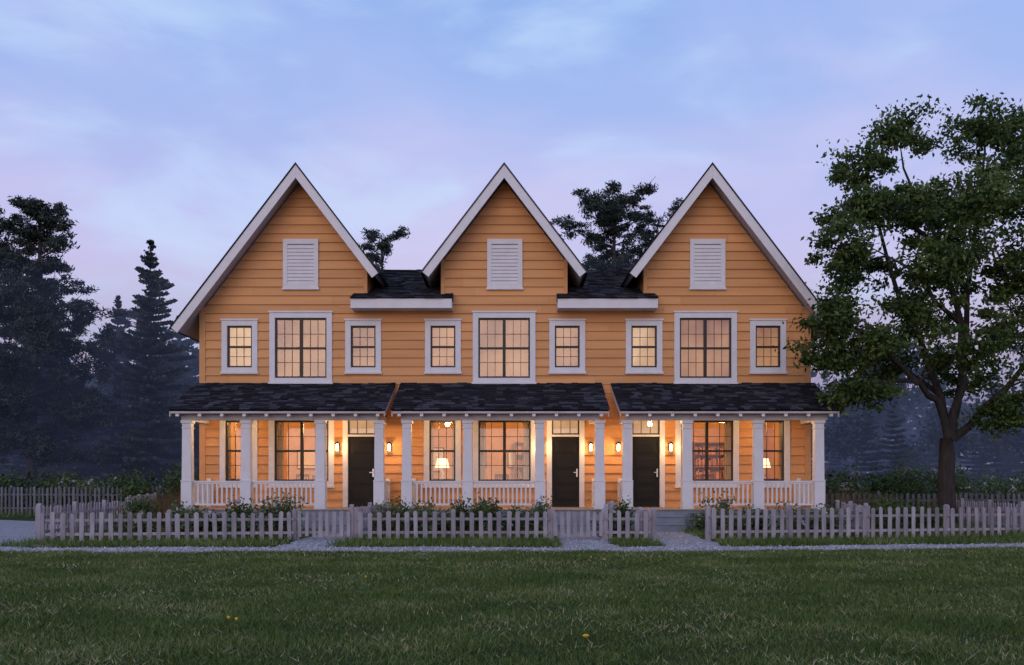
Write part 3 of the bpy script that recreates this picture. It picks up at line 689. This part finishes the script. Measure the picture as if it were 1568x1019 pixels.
spruce(-21.6,33,10.6,2.6); spruce(-16.4,27,9.2,2.3,wild=.4); spruce(-17.9,36,10.6,2.4); spruce(-25.8,34,13.5,2.8,wild=.4); pine(-20.4,28,8.5,2.2,.1,nb=36)
pine(-8.5,32,17.4,1.9,.55,nb=34,crown=.6); pine(6.2,27,18.0,3.0,.62,nb=50,lean=-.3,crown=.6); pine(9.2,30,17.9,2.6,.5,nb=40,lean=.4,crown=.6)
Cs=[];Us=[];Vs=[]
protos=[spruce_cloud(10.,random.uniform(1.7,2.7),per=5,step=.5,wild=.35) for _ in range(9)]
def rounded(H,R,n=900):
    cl=[]
    for i in range(16):
        u=rdir(1)[0]; t=random.uniform(.3,1); c=np.array([u[0]*R*.8,u[1]*R*.8,H*(.35+.5*t)])
        c[:2]*=(1.25-t*.9); k=n//16; cl.append(c+rng.normal(0,1,(k,3))*np.array([R*.3,R*.3,H*.06]))
    C=np.concatenate(cl); return (*leaves(C,.22,.6),None)
protos+= [rounded(10.,2.6) for _ in range(4)]
def addf(xr,yr,hr,n):
    for i in range(n):
        x=random.uniform(*xr); y=random.uniform(*yr); h=random.uniform(*hr)/10; wsc=random.uniform(.8,1.4); C,U,V,_=random.choice(protos); a=random.uniform(0,6.28)
        R=np.array([[math.cos(a),-math.sin(a),0],[math.sin(a),math.cos(a),0],[0,0,1]]).T*1.0
        sc=np.array([h*wsc,h*wsc,h])
        Cs.append(C@R*sc+np.array([x,y,0])); Us.append(U@R*h*1.3); Vs.append(V@R*h*1.3)
addf((-75,-8),(38,70),(8.5,14.5),140); addf((8,80),(36,70),(6.5,12.5),140); addf((-10,12),(40,60),(7,10),10)
quads('distant_forest',np.concatenate(Cs),np.concatenate(Us),np.concatenate(Vs),M_far)
Cs=[];Us=[];Vs=[]
addf((-45,-13),(26,36),(3,7.5),38); addf((14,48),(24,36),(3,7.5),40)
quads('young_woodland',np.concatenate(Cs),np.concatenate(Us),np.concatenate(Vs),M_con)
def mist(name,x0,x1,y0,y1,z1,dens,col):  # haze colour is emitted by the volume itself instead of scattered sky light
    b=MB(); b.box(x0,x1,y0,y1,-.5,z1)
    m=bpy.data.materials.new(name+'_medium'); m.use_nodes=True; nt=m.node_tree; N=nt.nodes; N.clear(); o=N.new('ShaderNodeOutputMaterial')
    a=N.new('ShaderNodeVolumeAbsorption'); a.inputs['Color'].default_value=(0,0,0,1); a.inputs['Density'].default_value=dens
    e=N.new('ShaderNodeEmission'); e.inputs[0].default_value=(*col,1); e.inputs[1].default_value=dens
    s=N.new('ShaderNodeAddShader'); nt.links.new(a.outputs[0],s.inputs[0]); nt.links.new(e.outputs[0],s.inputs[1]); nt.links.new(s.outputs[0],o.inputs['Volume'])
    b.obj(name,m)
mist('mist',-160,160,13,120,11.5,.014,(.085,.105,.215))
# ------------------------------------------------------------------ big deciduous tree
M_leaf=leafmat('tree_leaves',[(0.018,0.038,0.011),(0.042,0.075,0.018),(0.085,0.13,0.032),(0.18,0.23,0.07)],trans=.3,nscale=.9)
T=empty('deciduous_tree'); bx,by=12.6,-0.6
m=MB(); fork=Vector((12.55,by,2.6))
m.tube([(bx+.02,by,-.05),(bx,by,.25),(bx-.04,by,1.2),(bx-.02,by,2.1),tuple(fork)],[.38,.27,.23,.22,.17],14)
tx=lambda u:(u-784)/53.7; tz=lambda v:1.3+(740-v)/53.7
main=[
 [(1463,672,0),(1440,615,-.3),(1395,590,-.8),(1330,590,-1.3),(1270,560,-1.4)],
 [(1462,672,0),(1455,600,.3),(1420,520,.2),(1380,430,-.1),(1345,350,-.3),(1320,270,0)],
 [(1465,672,0),(1475,590,-.2),(1470,500,-.5),(1440,380,-.4),(1405,280,0),(1392,215,.2)],
 [(1466,672,0),(1490,600,.3),(1505,500,.6),(1510,380,.5),(1520,260,.2),(1515,185,0)],
 [(1468,672,0),(1510,625,-.3),(1560,570,-.6),(1600,480,-1),(1630,380,-1)],
 [(1455,600,.3),(1400,540,1.2),(1330,500,2.2),(1290,440,2.4)],
 [(1470,500,-.5),(1400,470,-1.8),(1340,430,-2.3),(1290,400,-2.2)],
 [(1440,380,-.4),(1370,340,-.8),(1310,320,-1.2),(1275,330,-1.4)],
 [(1395,590,-.8),(1320,540,-1.8),(1255,505,-2.2),(1225,500,-2.2)],
]
limbs=[]
for pth in main:
    P=[Vector((tx(u),by+dy,tz(v))) for u,v,dy in pth]; limbs.append(P)
    r0=.13 if pth[0][1]==672 else .08
    k=len(P); Q=[];R=[]
    for i in range(k-1):
        for s in (0,.5):
            Q.append(P[i].lerp(P[i+1],s)+Vector(rng.normal(0,.05,3))*(1 if i+s>0 else 0)); R.append(r0*(1-(i+s)/(k-1)*.85))
    Q.append(P[-1]); R.append(r0*.12); m.tube(Q,R,8)
allp=[p for P in limbs for p in P[1:]]+[P[i].lerp(P[i+1],.5) for P in limbs for i in range(1,len(P)-1)]
lobes=[(1392,205,0,44,40),(1322,255,-.3,40,34),(1505,200,0,50,46),(1560,185,.5,50,40),(1285,335,-1.3,46,32),(1360,300,.5,44,36),(1445,300,.6,46,38),
 (1500,300,-1,62,46),(1570,300,0,60,60),(1268,395,-1.8,44,30),(1345,395,1,48,36),(1420,380,-1.5,56,40),(1490,400,.8,62,46),(1560,400,-1,60,55),
 (1305,470,2,56,32),(1375,470,-1.8,52,36),(1450,470,1.5,60,42),(1530,480,-1,60,48),(1233,495,-2.2,38,30),(1290,535,-2,52,34),(1370,550,1,54,32),
 (1300,610,-1.4,50,28),(1245,550,-1.5,34,22),(1440,545,-1.8,50,32),(1510,560,1,60,40),(1570,590,-1,50,45),(1600,480,0,60,60),(1620,380,0,60,80),
 (1520,640,-1,34,20),(1340,345,-2,40,30),(1620,240,0,60,60),(1455,340,-2,40,30),(1400,430,-2.2,44,30)]
Lc=[]
for u,v,dy,ru,rv in lobes:
    c=Vector((tx(u),by+dy,tz(v))); rx=ru/53.7; rz=rv/53.7
    near=min(allp,key=lambda p:(p-c).length+max(0,p.z-c.z)*1.0)
    m.tube([near,near.lerp(c,.5)+Vector((0,0,.12)),c],[.04,.028,.018],6)
    ns=int(18*(rx*rz)**.5)+7
    for i in range(ns):
        dvec=rdir(1)[0]; rr=random.uniform(.45,1.2); cc=c+Vector((dvec[0]*rx*rr,dvec[1]*max(rx,rz)*1.05*rr,dvec[2]*rz*rr))
        if i%2==0: m.tube([c,c.lerp(cc,.5)+Vector((0,0,.06)),cc],[.018,.011,.005],4)
        nn=int(random.uniform(60,145)); s=random.uniform(.16,.36)
        Lc.append(np.array(cc)+rng.normal(0,1,(nn,3))*np.array([s,s,s*.5])*.75)
m.obj('trunk_and_limbs',M_bark,T,smooth=True)
quads('crown_leaves',*leaves(np.concatenate(Lc),.075,.5,.25),M_leaf,T)
# ------------------------------------------------------------------ world, sun, camera
w=bpy.data.worlds.new('World'); S.world=w; w.use_nodes=True; nt=w.node_tree; N=nt.nodes; L=nt.links
bg1=N['Background']; out=N['World Output']
sky=N.new('ShaderNodeTexSky'); sky.sky_type='NISHITA'; sky.sun_disc=False; sky.sun_elevation=math.radians(14); sky.sun_rotation=math.radians(195)
L.new(sky.outputs[0],bg1.inputs[0]); bg1.inputs[1].default_value=.010
tc=N.new('ShaderNodeTexCoord'); sx=N.new('ShaderNodeSeparateXYZ'); L.new(tc.outputs['Generated'],sx.inputs[0])
r=N.new('ShaderNodeValToRGB'); el=r.color_ramp.elements
el[0].position=0; el[0].color=(.58,.46,.62,1); el[1].position=1; el[1].color=(.22,.36,.70,1)
for p,c in ((.10,(.64,.52,.72)),(.20,(.58,.52,.79)),(.28,(.47,.50,.83)),(.37,(.35,.47,.84)),(.46,(.27,.43,.82))):
    e=el.new(p); e.color=(*c,1)
L.new(sx.outputs[2],r.inputs[0])
def clouds(scale,stretch,rot,lo,hi,det=7,dist=.5):
    mp=N.new('ShaderNodeMapping'); mp.inputs['Scale'].default_value=stretch; mp.inputs['Rotation'].default_value=rot; L.new(tc.outputs['Generated'],mp.inputs[0])
    nz=N.new('ShaderNodeTexNoise'); nz.inputs['Scale'].default_value=scale; nz.inputs['Detail'].default_value=det; nz.inputs['Roughness'].default_value=.52; nz.inputs['Distortion'].default_value=dist; L.new(mp.outputs[0],nz.inputs['Vector'])
    mr=N.new('ShaderNodeMapRange'); mr.interpolation_type='SMOOTHSTEP'; mr.inputs['From Min'].default_value=lo; mr.inputs['From Max'].default_value=hi; L.new(nz.outputs['Fac'],mr.inputs['Value']); return mr.outputs[0]
def mixc(a,b,f,k):
    ml=N.new('ShaderNodeMath'); ml.operation='MULTIPLY'; ml.inputs[1].default_value=k; L.new(f,ml.inputs[0])
    mx=N.new('ShaderNodeMix'); mx.data_type='RGBA'; L.new(ml.outputs[0],mx.inputs['Factor']); L.new(a,mx.inputs[6])
    if isinstance(b,tuple): mx.inputs[7].default_value=(*b,1)
    else: L.new(b,mx.inputs[7])
    return mx.outputs[2]
c1=clouds(2.2,(1,1,2.6),(.05,.25,.3),.42,.72,4)
c2=clouds(4.5,(1,1,3.0),(.1,-.2,1.3),.46,.72,5,.3)
r2=N.new('ShaderNodeValToRGB'); e2=r2.color_ramp.elements; e2[0].color=(.70,.57,.74,1); e2[1].color=(.55,.57,.90,1); e2[0].position=.12; e2[1].position=.42; L.new(sx.outputs[2],r2.inputs[0])
a=mixc(r.outputs[0],r2.outputs[0],c1,.7); a=mixc(a,(.58,.76,1.0),c2,.5)
bg2=N.new('ShaderNodeBackground'); L.new(a,bg2.inputs[0]); bg2.inputs[1].default_value=1.0
ads=N.new('ShaderNodeAddShader'); L.new(bg1.outputs[0],ads.inputs[0]); L.new(bg2.outputs[0],ads.inputs[1]); L.new(ads.outputs[0],out.inputs[0])
sl=bpy.data.lights.new('sun','SUN'); sl.energy=.85; sl.angle=math.radians(50); sl.color=(1,.77,.62)
so=bpy.data.objects.new('sun',sl); so.rotation_euler=(math.radians(72),0,math.radians(-15)); COL.objects.link(so)
cam=bpy.data.cameras.new('camera'); co_=bpy.data.objects.new('camera',cam); COL.objects.link(co_); S.camera=co_
co_.location=(0,-28,1.3); co_.rotation_euler=(math.radians(90),0,0); cam.sensor_width=36; cam.lens=33.3; cam.shift_y=.147; cam.clip_end=1500
